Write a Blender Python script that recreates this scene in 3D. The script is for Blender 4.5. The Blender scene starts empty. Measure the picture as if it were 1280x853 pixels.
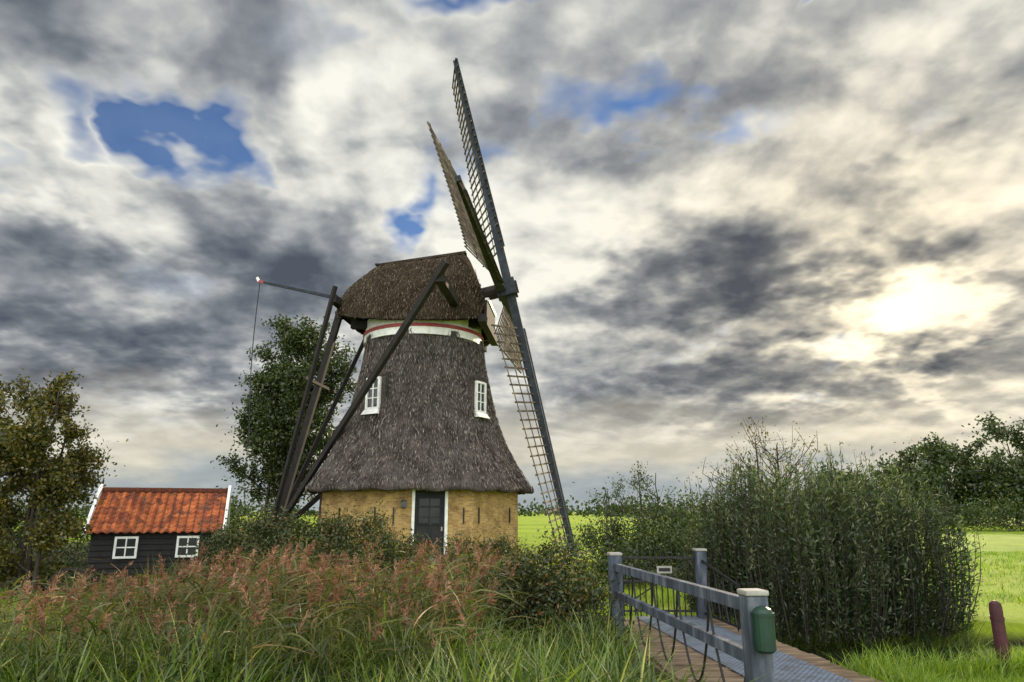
import bpy, math, random
import numpy as np
from mathutils import Vector, Matrix
R=np.random.RandomState(7); random.seed(7)
rad=math.radians
S=bpy.context.scene
H=1.7; PITCH=14.0; F=853.3
# ---------------------------------------------------------------- helpers
def ramp_set(rn,stops):
    cr=rn.color_ramp
    while len(cr.elements)>1: cr.elements.remove(cr.elements[-1])
    cr.elements[0].position=stops[0][0]; cr.elements[0].color=(*stops[0][1],1)
    for p,c in stops[1:]:
        e=cr.elements.new(p); e.color=(*c,1)
class NT:
    def __init__(s,nt): s.nt=nt; s.n=nt.nodes; s.l=nt.links
    def new(s,t,**k):
        n=s.n.new(t)
        for a,b in k.items(): setattr(n,a,b)
        return n
    def put(s,sock,v):
        if isinstance(v,bpy.types.NodeSocket): s.l.new(v,sock)
        elif v is not None:
            sock.default_value=v
    def M(s,op,a,b=None,c=None,clamp=False):
        n=s.new('ShaderNodeMath',operation=op,use_clamp=clamp)
        s.put(n.inputs[0],a)
        if b is not None: s.put(n.inputs[1],b)
        if c is not None: s.put(n.inputs[2],c)
        return n.outputs[0]
    def V(s,op,a,b=None):
        n=s.new('ShaderNodeVectorMath',operation=op)
        s.put(n.inputs[0],a)
        if b is not None: s.put(n.inputs[1],b)
        return n.outputs['Value'] if op in('LENGTH','DOT_PRODUCT') else n.outputs[0]
    def comb(s,x,y,z):
        n=s.new('ShaderNodeCombineXYZ'); s.put(n.inputs[0],x); s.put(n.inputs[1],y); s.put(n.inputs[2],z); return n.outputs[0]
    def mr(s,v,a,b,c=0.,d=1.,t='SMOOTHSTEP'):
        n=s.new('ShaderNodeMapRange',interpolation_type=t)
        s.put(n.inputs[0],v)
        for i,k in enumerate((a,b,c,d)): n.inputs[i+1].default_value=k
        return n.outputs[0]
    def noise(s,vec,scale,detail=4,rough=.5,dist=0.,col=False,dim='3D'):
        n=s.new('ShaderNodeTexNoise',noise_dimensions=dim); s.put(n.inputs['Vector'],vec)
        n.inputs['Scale'].default_value=scale; n.inputs['Detail'].default_value=detail
        n.inputs['Roughness'].default_value=rough; n.inputs['Distortion'].default_value=dist
        return n.outputs['Color'] if col else n.outputs[0]
    def ramp(s,f,stops,interp='LINEAR'):
        n=s.new('ShaderNodeValToRGB'); n.color_ramp.interpolation=interp; ramp_set(n,stops); s.put(n.inputs[0],f); return n.outputs[0]
    def mix(s,f,a,b,bt='MIX'):
        n=s.new('ShaderNodeMix',data_type='RGBA',blend_type=bt)
        s.put(n.inputs[0],f)
        s.put(n.inputs[6],a if isinstance(a,bpy.types.NodeSocket) else (*a,1))
        s.put(n.inputs[7],b if isinstance(b,bpy.types.NodeSocket) else (*b,1))
        return n.outputs[2]
def newmat(name):
    m=bpy.data.materials.new(name); m.use_nodes=True; m.node_tree.nodes.clear()
    t=NT(m.node_tree); o=t.new('ShaderNodeOutputMaterial'); return m,t,o
def pbr(name,stops,scale=6,rough=.7,detail=5,stretch=(1,1,1),bump=.3,bscale=40,metal=0,coord='Object',bdist=.02,extra=None):
    m,t,o=newmat(name)
    tc=t.new('ShaderNodeTexCoord'); v=t.V('MULTIPLY',tc.outputs[coord],stretch)
    n=t.noise(v,scale,detail,.6); c=t.ramp(n,stops)
    p=t.new('ShaderNodeBsdfPrincipled'); t.l.new(c,p.inputs['Base Color'])
    p.inputs['Roughness'].default_value=rough; p.inputs['Metallic'].default_value=metal
    if bump:
        b=t.new('ShaderNodeBump'); b.inputs['Strength'].default_value=bump; b.inputs['Distance'].default_value=bdist
        t.l.new(t.noise(v,bscale,4,.6),b.inputs['Height']); t.l.new(b.outputs[0],p.inputs['Normal'])
    t.l.new(p.outputs[0],o.inputs[0]); return m
def leafmat(name,stops,trans=.4,rough=.5,tint=(1.0,1.15,.5)):
    m,t,o=newmat(name)
    a=t.new('ShaderNodeAttribute',attribute_name='rnd'); c=t.ramp(a.outputs['Fac'],stops)
    p=t.new('ShaderNodeBsdfDiffuse'); t.l.new(c,p.inputs['Color'])
    tr=t.new('ShaderNodeBsdfTranslucent'); t.l.new(t.mix(1.0,c,tint,'MULTIPLY'),tr.inputs[0])
    mx=t.new('ShaderNodeMixShader'); mx.inputs[0].default_value=trans
    t.l.new(p.outputs[0],mx.inputs[1]); t.l.new(tr.outputs[0],mx.inputs[2])
    if rough<.8:
        g=t.new('ShaderNodeBsdfGlossy'); g.inputs['Roughness'].default_value=.45; g.inputs[0].default_value=(1,1,1,1)
        m2=t.new('ShaderNodeMixShader'); m2.inputs[0].default_value=.035; t.l.new(mx.outputs[0],m2.inputs[1]); t.l.new(g.outputs[0],m2.inputs[2]); mx=m2
    t.l.new(mx.outputs[0],o.inputs[0]); return m
def nrm(a): return a/np.maximum(np.linalg.norm(a,axis=-1,keepdims=True),1e-9)
def empty(name,loc=(0,0,0)):
    e=bpy.data.objects.new(name,None); S.collection.objects.link(e); e.location=loc; e.empty_display_size=.3; return e
def setparent(o,p):
    if p is not None:
        o.parent=p; o.matrix_parent_inverse=Matrix.Translation(-Vector(p.location))
def npmesh(name,verts,quads,mats,parent=None,rnd=None,smooth=False,matidx=None):
    me=bpy.data.meshes.new(name); n=len(verts); k=len(quads)
    me.vertices.add(n); me.vertices.foreach_set('co',np.asarray(verts,dtype=np.float32).ravel())
    w=quads.shape[1]
    me.loops.add(k*w); me.loops.foreach_set('vertex_index',np.asarray(quads,dtype=np.int32).ravel())
    me.polygons.add(k); me.polygons.foreach_set('loop_start',np.arange(0,k*w,w,dtype=np.int32))
    me.polygons.foreach_set('loop_total',np.full(k,w,dtype=np.int32))
    if smooth: me.polygons.foreach_set('use_smooth',np.ones(k,dtype=bool))
    if matidx is not None: me.polygons.foreach_set('material_index',np.asarray(matidx,dtype=np.int32))
    me.update(calc_edges=True)
    if rnd is not None:
        at=me.attributes.new('rnd','FLOAT','POINT'); at.data.foreach_set('value',np.asarray(rnd,dtype=np.float32))
    for m in (mats if isinstance(mats,(list,tuple)) else [mats]): me.materials.append(m)
    o=bpy.data.objects.new(name,me); S.collection.objects.link(o); setparent(o,parent); return o
def leaves(c,ax,l,w,rnd):
    n=len(c); ax=nrm(ax); b=nrm(np.cross(ax,R.normal(size=(n,3)))); up=np.cross(ax,b)
    l=np.broadcast_to(l,(n,))[:,None]; w=np.broadcast_to(w,(n,))[:,None]
    v=np.stack([c-ax*l/2,c+b*w/2+up*w*.12,c+ax*l/2,c-b*w/2+up*w*.12],1).reshape(-1,3)
    q=np.arange(4*n).reshape(n,4); return v,q,np.repeat(rnd,4)
def blades(base,d0,lean,L,w,bend,droop,rnd,seg=4,taper=.8):
    n=len(base); d0=nrm(d0); lean=nrm(lean)
    side=nrm(np.cross(d0,lean)+R.normal(size=(n,3))*.35)
    L=np.broadcast_to(L,(n,))[:,None]; w=np.broadcast_to(w,(n,))[:,None]
    bend=np.broadcast_to(bend,(n,))[:,None]; droop=np.broadcast_to(droop,(n,))[:,None]
    vs=[]
    for i in range(seg+1):
        t=i/seg
        p=base+d0*L*t+lean*L*bend*t*t; p=p-np.array([0,0,1.])*L*droop*t*t
        ww=w*(max(1-t,0)**taper)*(.55+.45*min(1,t*4))*.5+.0006
        vs+= [p-side*ww,p+side*ww]
    v=np.stack(vs,1).reshape(-1,3); k=2*(seg+1)
    o=(np.arange(n)*k)[:,None,None]
    q=np.array([[2*i,2*i+1,2*i+3,2*i+2] for i in range(seg)])[None]
    return v,(o+q).reshape(-1,4),np.repeat(rnd,k)
def cat(parts):
    vs=[];qs=[];rs=[];o=0
    for v,q,r in parts:
        vs.append(v);qs.append(q+o);rs.append(r);o+=len(v)
    return np.concatenate(vs),np.concatenate(qs),np.concatenate(rs)
def tubes(paths,seg=6):
    vs=[];qs=[];o=0
    for P,rr in paths:
        P=np.asarray(P,float); n=len(P); T=nrm(np.gradient(P,axis=0))
        ref=np.array([.31,.95,.1]) if abs(T[0,1])<.9 else np.array([1,0,0.])
        A=nrm(np.cross(T,ref)); B=np.cross(T,A)
        an=np.linspace(0,2*math.pi,seg,endpoint=False)
        ring=P[:,None]+np.asarray(rr)[:,None,None]*(A[:,None]*np.cos(an)[None,:,None]+B[:,None]*np.sin(an)[None,:,None])
        vs.append(ring.reshape(-1,3))
        for i in range(n-1):
            for j in range(seg):
                k=(j+1)%seg; qs.append((o+i*seg+j,o+i*seg+k,o+(i+1)*seg+k,o+(i+1)*seg+j))
        o+=n*seg
    return np.concatenate(vs),np.array(qs)
class MB:
    def __init__(s): s.v=[];s.f=[];s.m=[];s.mats=[];s.uv=[]
    def mi(s,m):
        if m not in s.mats: s.mats.append(m)
        return s.mats.index(m)
    def poly(s,pts,mat,uv=None):
        o=len(s.v); s.v+= [tuple(p) for p in pts]; s.f.append(tuple(range(o,o+len(pts)))); s.m.append(s.mi(mat)); s.uv.append(uv)
    def hexa(s,c8,mat):
        o=len(s.v); s.v+=[tuple(p) for p in c8]
        for f in ((0,3,2,1),(4,5,6,7),(0,1,5,4),(1,2,6,5),(2,3,7,6),(3,0,4,7)):
            s.f.append(tuple(o+i for i in f)); s.m.append(s.mi(mat)); s.uv.append(None)
    def obox(s,c,ex,ey,ez,mat):
        c=Vector(c);ex=Vector(ex);ey=Vector(ey);ez=Vector(ez)
        s.hexa([c-ex-ey-ez,c+ex-ey-ez,c+ex+ey-ez,c-ex+ey-ez,c-ex-ey+ez,c+ex-ey+ez,c+ex+ey+ez,c-ex+ey+ez],mat)
    def box(s,c,sz,mat): s.obox(c,(sz[0]/2,0,0),(0,sz[1]/2,0),(0,0,sz[2]/2),mat)
    def beam(s,a,b,w,h,mat,up=(0,0,1),w2=None,h2=None):
        a=Vector(a);b=Vector(b);d=(b-a).normalized();up=Vector(up)
        x=d.cross(up)
        if x.length<1e-3: x=d.cross(Vector((1,0,0)))
        x.normalize(); z=x.cross(d).normalized(); w2=w2 or w; h2=h2 or h
        s.hexa([a-x*w/2-z*h/2,a+x*w/2-z*h/2,a+x*w/2+z*h/2,a-x*w/2+z*h/2,
                b-x*w2/2-z*h2/2,b+x*w2/2-z*h2/2,b+x*w2/2+z*h2/2,b-x*w2/2+z*h2/2],mat)
    def tube(s,P,rr,mat,seg=8,caps=True):
        if not hasattr(rr,'__len__'): rr=[rr]*len(P)
        v,q=tubes([(P,rr)],seg); o=len(s.v); s.v+=[tuple(p) for p in v]
        for f in q: s.f.append(tuple(int(o+i) for i in f)); s.m.append(s.mi(mat)); s.uv.append(None)
        if caps:
            n=len(P)
            s.f.append(tuple(o+j for j in range(seg))); s.m.append(s.mi(mat)); s.uv.append(None)
            s.f.append(tuple(o+(n-1)*seg+j for j in range(seg))); s.m.append(s.mi(mat)); s.uv.append(None)
    def build(s,name,parent=None,smooth=False,bevel=0):
        me=bpy.data.meshes.new(name); me.from_pydata(s.v,[],s.f)
        for m in s.mats: me.materials.append(m)
        me.polygons.foreach_set('material_index',s.m)
        if any(u is not None for u in s.uv):
            ul=me.uv_layers.new(name='UVMap')
            for p,u in zip(me.polygons,s.uv):
                if u is not None:
                    for li,q in zip(p.loop_indices,u): ul.data[li].uv=q
        if smooth: me.polygons.foreach_set('use_smooth',[True]*len(me.polygons))
        me.update(); o=bpy.data.objects.new(name,me); S.collection.objects.link(o); setparent(o,parent)
        if bevel:
            b=o.modifiers.new('b','BEVEL'); b.width=bevel; b.segments=2; b.limit_method='ANGLE'
        return o
# ---------------------------------------------------------------- camera
cam=bpy.data.cameras.new('camera'); co=bpy.data.objects.new('camera',cam); S.collection.objects.link(co)
co.location=(0,0,H); co.rotation_euler=(rad(90+PITCH),0,0); cam.lens=24; cam.sensor_width=36
cam.clip_start=.1; cam.clip_end=8000; S.camera=co
S.view_settings.view_transform='Standard'; S.view_settings.look='None'; S.view_settings.exposure=0
# ---------------------------------------------------------------- sky
SUN_AZ=31.; SUN_EL=16.
def pxang(x,y):
    X=(x-640)/F; V=(426.5-y)/F; p=rad(PITCH)
    d=Vector((X,math.cos(p)-V*math.sin(p),math.sin(p)+V*math.cos(p))).normalized()
    return math.degrees(math.atan2(d.x,d.y)),math.degrees(math.asin(d.z))
w=bpy.data.worlds.new('World'); S.world=w; w.use_nodes=True; w.node_tree.nodes.clear(); t=NT(w.node_tree)
out=t.new('ShaderNodeOutputWorld')
tc=t.new('ShaderNodeTexCoord'); D=t.V('NORMALIZE',tc.outputs['Generated'])
sp=t.new('ShaderNodeSeparateXYZ'); t.l.new(D,sp.inputs[0]); dx,dy,dz=sp.outputs
az=t.M('MULTIPLY',t.M('ARCTAN2',dx,dy),57.2958); el=t.M('MULTIPLY',t.M('ARCSINE',dz),57.2958)
den=t.M('ADD',t.M('MAXIMUM',dz,0.),.26)
P=t.comb(t.M('DIVIDE',dx,den),t.M('DIVIDE',dy,den),0.)
wn=t.V('SUBTRACT',t.noise(P,1.7,4,.6,0,col=True,dim='2D'),(.5,.5,.5))
wn2=t.V('SUBTRACT',t.noise(P,7.,3,.6,0,col=True,dim='2D'),(.5,.5,.5))
q=t.V('ADD',t.comb(az,el,0.),t.V('ADD',t.V('MULTIPLY',wn,(26,16,0)),t.V('MULTIPLY',wn2,(8,6,0))))
def blob(x,y,rx,ry,soft=.15):
    a,e=pxang(x,y); a2,_=pxang(x+rx*.5,y); a1,_=pxang(x-rx*.5,y); _,e2=pxang(x,y-ry*.5); _,e1=pxang(x,y+ry*.5)
    v=t.V('DIVIDE',t.V('SUBTRACT',q,(a,e,0)),(a2-a1,e2-e1,1))
    return t.mr(t.V('LENGTH',v),1.4,soft)
Pw=t.V('ADD',P,t.V('MULTIPLY',wn,(.12,.12,0)))
fb=t.noise(P,1.4,6,.55,0,dim='2D')
fb2=t.noise(t.V('ADD',Pw,(5.2,1.3,0.)),2.9,6,.53,0,dim='2D')
fb2s=t.noise(t.V('ADD',Pw,(5.2+.07*.515,1.3+.07*.857,0.)),2.9,4,.53,0,dim='2D')
fb3=t.noise(t.V('ADD',Pw,(1.2,9.3,0.)),2.0,5,.5,0,dim='2D')
relief=t.M('SUBTRACT',fb2,fb2s)
gap=None
for x,y,rx,ry,wt in [(238,165,62,60,1.15),(255,190,50,40,.9),(720,130,110,42,.95),(530,245,38,44,.9),(600,6,100,28,.9),(820,112,70,36,.7),(1000,5,36,14,.85),(150,150,60,40,.6),(640,165,44,44,.7),(560,205,36,42,.65),(20,190,60,34,.45),(420,20,50,26,.35),(1240,110,60,50,.3),(440,330,60,30,.35),(900,90,80,30,.35)]:
    b=t.M('MULTIPLY',blob(x,y,rx,ry,.0),wt); gap=b if gap is None else t.M('MAXIMUM',gap,b)
graw=gap
tone=t.M('ADD',.645,t.M('MULTIPLY',t.M('SUBTRACT',fb,.5),.85))
tone=t.M('ADD',tone,t.M('MULTIPLY',t.M('SUBTRACT',fb2,.5),.45))
tone=t.M('ADD',tone,t.M('MULTIPLY',relief,1.25))
tone=t.M('ADD',tone,t.M('MULTIPLY',t.M('SUBTRACT',t.mr(fb3,.38,.60),.5),.16))
tone=t.M('ADD',tone,t.M('MULTIPLY',graw,.2))
for x,y,rx,ry,wt in [(330,50,120,90,-.26),(270,370,200,80,-.38),(60,300,120,50,-.2),(130,450,230,55,-.36),(890,345,150,48,-.50),
    (1190,320,100,55,-.40),(900,475,230,44,-.36),(1190,185,130,26,-.18),(1225,415,80,28,-.28),(20,60,90,70,-.18),(420,300,80,50,-.14),(700,420,60,30,-.12),
    (470,130,110,120,.22),(690,300,80,60,.34),(1085,395,95,60,.36),(1010,170,260,90,.18),(740,60,130,50,.14),(130,140,80,60,.2),(660,230,60,40,.22),
    (1190,480,120,26,.25),(300,215,70,40,.15),(60,230,80,20,.2),(820,250,90,34,.2),(1160,50,120,50,.10)]:
    tone=t.M('ADD',tone,t.M('MULTIPLY',blob(x,y,rx,ry),wt))
cl=t.ramp(tone,[(0.,(.085,.10,.14)),(.22,(.155,.175,.22)),(.42,(.27,.29,.34)),(.60,(.45,.465,.50)),(.78,(.72,.72,.72)),(1,(.97,.955,.92))])
gap=t.M('ADD',gap,t.M('MULTIPLY',t.M('SUBTRACT',fb2,.5),1.3))
gap=t.M('ADD',gap,t.M('MULTIPLY',t.M('SUBTRACT',fb3,.5),.8))
gap=t.mr(gap,.2,.95,0,1,'LINEAR')
gap=t.M('MULTIPLY',gap,t.mr(el,3,10))
def dirv(a_,e_): return Vector((math.sin(rad(a_))*math.cos(rad(e_)),math.cos(rad(a_))*math.cos(rad(e_)),math.sin(rad(e_))))
sd=dirv(SUN_AZ,SUN_EL)
dp=t.M('MAXIMUM',t.V('DOT_PRODUCT',D,tuple(dirv(30.,14.8))),0.)
warm=t.M('MULTIPLY',t.M('POWER',dp,18.),.6)
cl=t.mix(warm,cl,t.mix(1.,cl,(1.22,1.03,.76),'MULTIPLY'))
hz=t.M('ADD',el,t.M('MULTIPLY',t.M('SUBTRACT',fb,.5),9.))
hcol=t.ramp(t.mr(hz,0,10,0,1,'LINEAR'),[(0,(.36,.41,.46)),(.22,(.42,.46,.50)),(.42,(.70,.65,.55)),(.7,(.76,.69,.57)),(1,(.5,.5,.5))])
cl=t.mix(t.mr(hz,9.5,3.,0,.85),cl,hcol)
g1=t.M('MULTIPLY',t.M('POWER',dp,50.),.26); g2=t.M('MULTIPLY',t.M('POWER',dp,450.),.36)
gl=t.M('ADD',g1,g2); gl=t.M('MULTIPLY',gl,t.mr(tone,.2,.9))
cl=t.mix(1.,cl,t.mix(gl,(0,0,0),(1.,.84,.55)),'ADD')
# added fill light: unseen clouds behind the camera and overhead are multiplied brighter
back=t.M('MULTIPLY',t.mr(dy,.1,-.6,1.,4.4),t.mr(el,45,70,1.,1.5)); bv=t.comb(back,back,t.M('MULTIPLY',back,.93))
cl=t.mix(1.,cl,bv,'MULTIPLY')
sky=t.new('ShaderNodeTexSky',sky_type='NISHITA'); sky.sun_disc=False; sky.sun_elevation=rad(SUN_EL); sky.sun_rotation=rad(SUN_AZ)
sky.air_density=1.; sky.dust_density=.3; sky.ozone_density=5.
b1=t.new('ShaderNodeBackground'); t.l.new(t.mix(1.,sky.outputs[0],(.66,.98,1.25),'MULTIPLY'),b1.inputs[0]); b1.inputs[1].default_value=.09
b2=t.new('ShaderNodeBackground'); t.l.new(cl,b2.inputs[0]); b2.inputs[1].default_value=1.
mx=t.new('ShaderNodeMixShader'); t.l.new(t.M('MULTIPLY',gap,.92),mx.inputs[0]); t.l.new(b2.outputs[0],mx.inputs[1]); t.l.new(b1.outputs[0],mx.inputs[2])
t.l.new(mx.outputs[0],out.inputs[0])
sl=bpy.data.lights.new('sun','SUN'); sl.energy=5.0; sl.angle=rad(1.5); sl.color=(1,.82,.58)
so=bpy.data.objects.new('sun',sl); S.collection.objects.link(so); so.rotation_euler=sd.to_track_quat('Z','Y').to_euler(); so.location=(20,40,20)
# ---------------------------------------------------------------- ground
def sm(x): x=np.clip(x,0,1); return x*x*(3-2*x)
def ditchY(x): return 9.7+.25*np.sin(x*.25)+np.where(x>6,(x-6)*.06,0)
def gz(x,y):
    x=np.asarray(x,float);y=np.asarray(y,float)
    d=np.abs(y-ditchY(x))
    z=-.95*sm(1-(d-.5)/1.5)
    z=z-.28*sm((-x-7)/3)*sm((y-14)/4)*sm((60-y)/20)
    z=z+.05*np.sin(x*1.3+y*.7)*np.cos(y*1.1-x*.4)*sm((30-np.hypot(x,y))/20)
    return z
xs=np.concatenate([-np.geomspace(5000,30,26),np.arange(-29,29.01,.35),np.geomspace(30,5000,26)])
ys=np.concatenate([[-60,-30,-15,-8,-4],np.arange(-2,32,.3),np.geomspace(32.5,6000,34)])
X,Y=np.meshgrid(xs,ys); Z=gz(X,Y); nx=len(xs);ny=len(ys)
V_=np.stack([X,Y,Z],-1).reshape(-1,3)
I=np.arange(nx*ny).reshape(ny,nx); Q=np.stack([I[:-1,:-1],I[:-1,1:],I[1:,1:],I[1:,:-1]],-1).reshape(-1,4)
m,t,o=newmat('grass_ground')
ge=t.new('ShaderNodeNewGeometry'); pos=ge.outputs['Position']
n1=t.noise(pos,.35,4,.6); n2=t.noise(pos,6,4,.7); n3=t.noise(t.V('MULTIPLY',pos,(.02,.06,0)),1,4,.5)
c=t.ramp(n2,[(.25,(.06,.09,.010)),(.5,(.18,.27,.020)),(.75,(.31,.39,.03))])
c=t.mix(t.mr(n1,.4,.65),c,(.24,.35,.025)); c=t.mix(t.mr(n3,.45,.6,0,.5),c,(.38,.43,.04))
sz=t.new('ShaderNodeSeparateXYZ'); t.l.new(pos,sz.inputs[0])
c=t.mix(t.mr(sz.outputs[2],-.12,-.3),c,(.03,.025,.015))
p=t.new('ShaderNodeBsdfPrincipled'); t.l.new(c,p.inputs[0]); p.inputs['Roughness'].default_value=.9; p.inputs['Specular IOR Level'].default_value=.1
b=t.new('ShaderNodeBump'); b.inputs['Strength'].default_value=.8; b.inputs['Distance'].default_value=.08; t.l.new(t.noise(pos,22,4,.7),b.inputs['Height']); t.l.new(b.outputs[0],p.inputs['Normal'])
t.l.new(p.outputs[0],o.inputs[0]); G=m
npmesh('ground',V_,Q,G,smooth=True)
m,t,o=newmat('water'); p=t.new('ShaderNodeBsdfPrincipled'); p.inputs[0].default_value=(.012,.016,.012,1); p.inputs['Roughness'].default_value=.06
b=t.new('ShaderNodeBump'); b.inputs['Strength'].default_value=.12; tcx=t.new('ShaderNodeTexCoord'); t.l.new(t.noise(tcx.outputs['Object'],5,3,.5),b.inputs['Height']); t.l.new(b.outputs[0],p.inputs['Normal']); t.l.new(p.outputs[0],o.inputs[0])
mb=MB(); mb.poly([(-29,6.5,-.3),(29,6.5,-.3),(29,14,-.3),(-29,14,-.3)],m); mb.build('ditch_water')
# ---------------------------------------------------------------- materials
def thatch(name,stops):
    m,t,o=newmat(name); uv=t.new('ShaderNodeUVMap'); 
    tcx=t.new('ShaderNodeTexCoord')
    v=t.V('MULTIPLY',uv.outputs[0],(30,2.6,1)); n=t.noise(v,1.,6,.75); nb=t.noise(tcx.outputs['Object'],1.1,5,.65); nc=t.noise(tcx.outputs['Object'],20,4,.85)
    ring=t.noise(t.V('MULTIPLY',uv.outputs[0],(1.5,5.5,1)),1.,4,.6)
    c=t.ramp(t.M('ADD',t.M('MULTIPLY',n,.45),t.M('MULTIPLY',nc,.55)),stops)
    c=t.mix(t.mr(nb,.35,.66,.0,.9),c,t.mix(1.,c,(.46,.43,.42),'MULTIPLY'))
    c=t.mix(t.mr(ring,.45,.65,0,.45),c,t.mix(1.,c,(1.55,1.42,1.26),'MULTIPLY'))
    p=t.new('ShaderNodeBsdfDiffuse'); t.l.new(c,p.inputs[0])
    b=t.new('ShaderNodeBump'); b.inputs['Strength'].default_value=1.; b.inputs['Distance'].default_value=.09
    t.l.new(t.M('ADD',t.M('ADD',n,t.M('MULTIPLY',nc,1.6)),t.M('MULTIPLY',ring,1.2)),b.inputs['Height']); t.l.new(b.outputs[0],p.inputs['Normal'])
    t.l.new(p.outputs[0],o.inputs[0]); return m
TH=thatch('thatch_grey',[(.3,(.032,.027,.027)),(.45,(.112,.096,.093)),(.58,(.24,.21,.20)),(.75,(.45,.40,.37))])
THC=thatch('thatch_brown',[(.3,(.022,.017,.013)),(.45,(.066,.052,.040)),(.58,(.14,.112,.085)),(.75,(.27,.22,.165))])
m,t,o=newmat('yellow_brick'); uv=t.new('ShaderNodeUVMap'); br=t.new('ShaderNodeTexBrick')
t.l.new(uv.outputs[0],br.inputs['Vector']); br.inputs['Scale'].default_value=1.; br.inputs['Brick Width'].default_value=.2; br.inputs['Row Height'].default_value=.062
br.inputs['Mortar Size'].default_value=.007; br.inputs['Color1'].default_value=(.52,.33,.095,1); br.inputs['Color2'].default_value=(.29,.165,.055,1); br.inputs['Mortar'].default_value=(.38,.31,.20,1)
n=t.noise(uv.outputs[0],1.7,5,.6); c=t.mix(t.mr(n,.4,.7,0,.9),br.outputs[0],t.mix(1.,br.outputs[0],(.5,.45,.4),'MULTIPLY'))
n=t.noise(uv.outputs[0],9,4,.6); c=t.mix(t.mr(n,.5,.75,0,.5),c,(.52,.35,.12))
p=t.new('ShaderNodeBsdfPrincipled'); t.l.new(c,p.inputs[0]); p.inputs['Roughness'].default_value=.9
b=t.new('ShaderNodeBump'); b.inputs['Strength'].default_value=.6; b.inputs['Distance'].default_value=.01; b.invert=True; t.l.new(br.outputs['Fac'],b.inputs['Height']); t.l.new(b.outputs[0],p.inputs['Normal']); t.l.new(p.outputs[0],o.inputs[0]); BR=m
WH=pbr('white_paint',[(.3,(.62,.62,.60)),(.6,(.82,.82,.80))],5,.5,bump=.1)
RED=pbr('red_paint',[(.3,(.22,.018,.018)),(.7,(.34,.035,.028))],8,.5)
BLK=pbr('black_tarred_wood',[(.3,(.005,.005,.006)),(.7,(.014,.013,.014))],5,.85,stretch=(1,1,.2))
DKW=pbr('dark_blue_timber',[(.3,(.008,.011,.016)),(.55,(.022,.027,.038)),(.8,(.05,.058,.07))],4,.85,bump=.3)
LAT=pbr('lattice_wood',[(.3,(.03,.023,.016)),(.5,(.08,.06,.042)),(.7,(.22,.17,.11))],3,.8)
BRN=pbr('tarred_brown_timber',[(.3,(.006,.005,.005)),(.6,(.018,.013,.012)),(.8,(.04,.028,.024))],3,.85)
IRON=pbr('black_iron',[(.3,(.010,.010,.011)),(.7,(.022,.022,.024))],12,.55,metal=.3)
GLS=pbr('window_glass',[(.4,(.015,.02,.025)),(.7,(.05,.06,.07))],3,.08,bump=0)
DGL=pbr('door_glass',[(.4,(.006,.007,.009)),(.7,(.015,.018,.02))],3,.35,bump=0)
DOOR=pbr('dark_blue_door_paint',[(.3,(.004,.005,.009)),(.7,(.010,.012,.018))],3,.7,bump=.05)
BRD=pbr('brown_boards',[(.3,(.04,.024,.013)),(.7,(.10,.06,.032))],6,.7,stretch=(3,3,.5))
SIL=pbr('stone_sill',[(.3,(.22,.22,.20)),(.7,(.36,.35,.32))],6,.8)
# ---------------------------------------------------------------- windmill
MC=Vector((-3.75,28.2,0)); mill=empty('windmill',MC)
A0=rad(13.6)
def fdir(k): a=A0+k*math.pi/4; return Vector((math.sin(a),-math.cos(a),0))
def ftan(k): a=A0+k*math.pi/4; return Vector((math.cos(a),math.sin(a),0))
ap=3.72; hw=ap*math.tan(math.pi/8); mb=MB()
for k in range(8):
    n=fdir(k);tg=ftan(k)
    def wall(u0,u1,z0,z1):
        pts=[MC+n*ap+tg*u0+Vector((0,0,z0)),MC+n*ap+tg*u1+Vector((0,0,z0)),MC+n*ap+tg*u1+Vector((0,0,z1)),MC+n*ap+tg*u0+Vector((0,0,z1))]
        mb.poly(pts,BR,[(u0+k*3.3,z0),(u1+k*3.3,z0),(u1+k*3.3,z1),(u0+k*3.3,z1)])
    if k==0: wall(-hw,-.62,-.3,2.7); wall(.62,hw,-.3,2.7); wall(-.62,.62,2.45,2.7)
    else: wall(-hw,hw,-.3,2.7)
mb.build('brick_base',mill)
def fr(k,u,d,z): return MC+fdir(k)*d+ftan(k)*u+Vector((0,0,z))
def fbox(mb,k,u,d,z,su,sd_,sz,mat): mb.obox(fr(k,u,d,z),ftan(k)*su/2,fdir(k)*sd_/2,Vector((0,0,sz/2)),mat)
mb=MB()
fbox(mb,0,0,ap-.10,1.2,1.24,.04,2.5,DOOR)
fbox(mb,0,-.58,ap-.02,1.2,.10,.16,2.5,WH); fbox(mb,0,.58,ap-.02,1.2,.10,.16,2.5,WH)
fbox(mb,0,0,ap-.02,2.46,1.06,.14,.08,WH); fbox(mb,0,0,ap+.1,.06,1.3,.3,.12,SIL)
fbox(mb,0,0,ap-.05,1.86,1.06,.05,.06,DOOR)
fbox(mb,0,0,ap-.072,1.72,.72,.02,.86,DGL)
for u in(-.38,0,.38): fbox(mb,0,u,ap-.055,1.70,.035,.03,.92,DOOR)
for z in(1.26,1.5,1.85,2.15): fbox(mb,0,0,ap-.057,z,.76,.028,.035,DOOR)
for u in(-.27,.27): fbox(mb,0,u,ap-.07,.68,.38,.03,.85,IRON)
fbox(mb,0,.44,ap-.05,1.1,.05,.05,.14,SIL)
for z in(.25,1.2,2.2): fbox(mb,0,-.50,ap-.045,z,.05,.05,.14,IRON)
mb.build('door',mill)
mb=MB()
for k,u in((0,-1.25),(0,1.2),(1,-1.2),(1,.9),(-1,1.1),(-1,-.6)):
    fbox(mb,k,u,ap+.02,1.55,.045,.04,.55,IRON)
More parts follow.
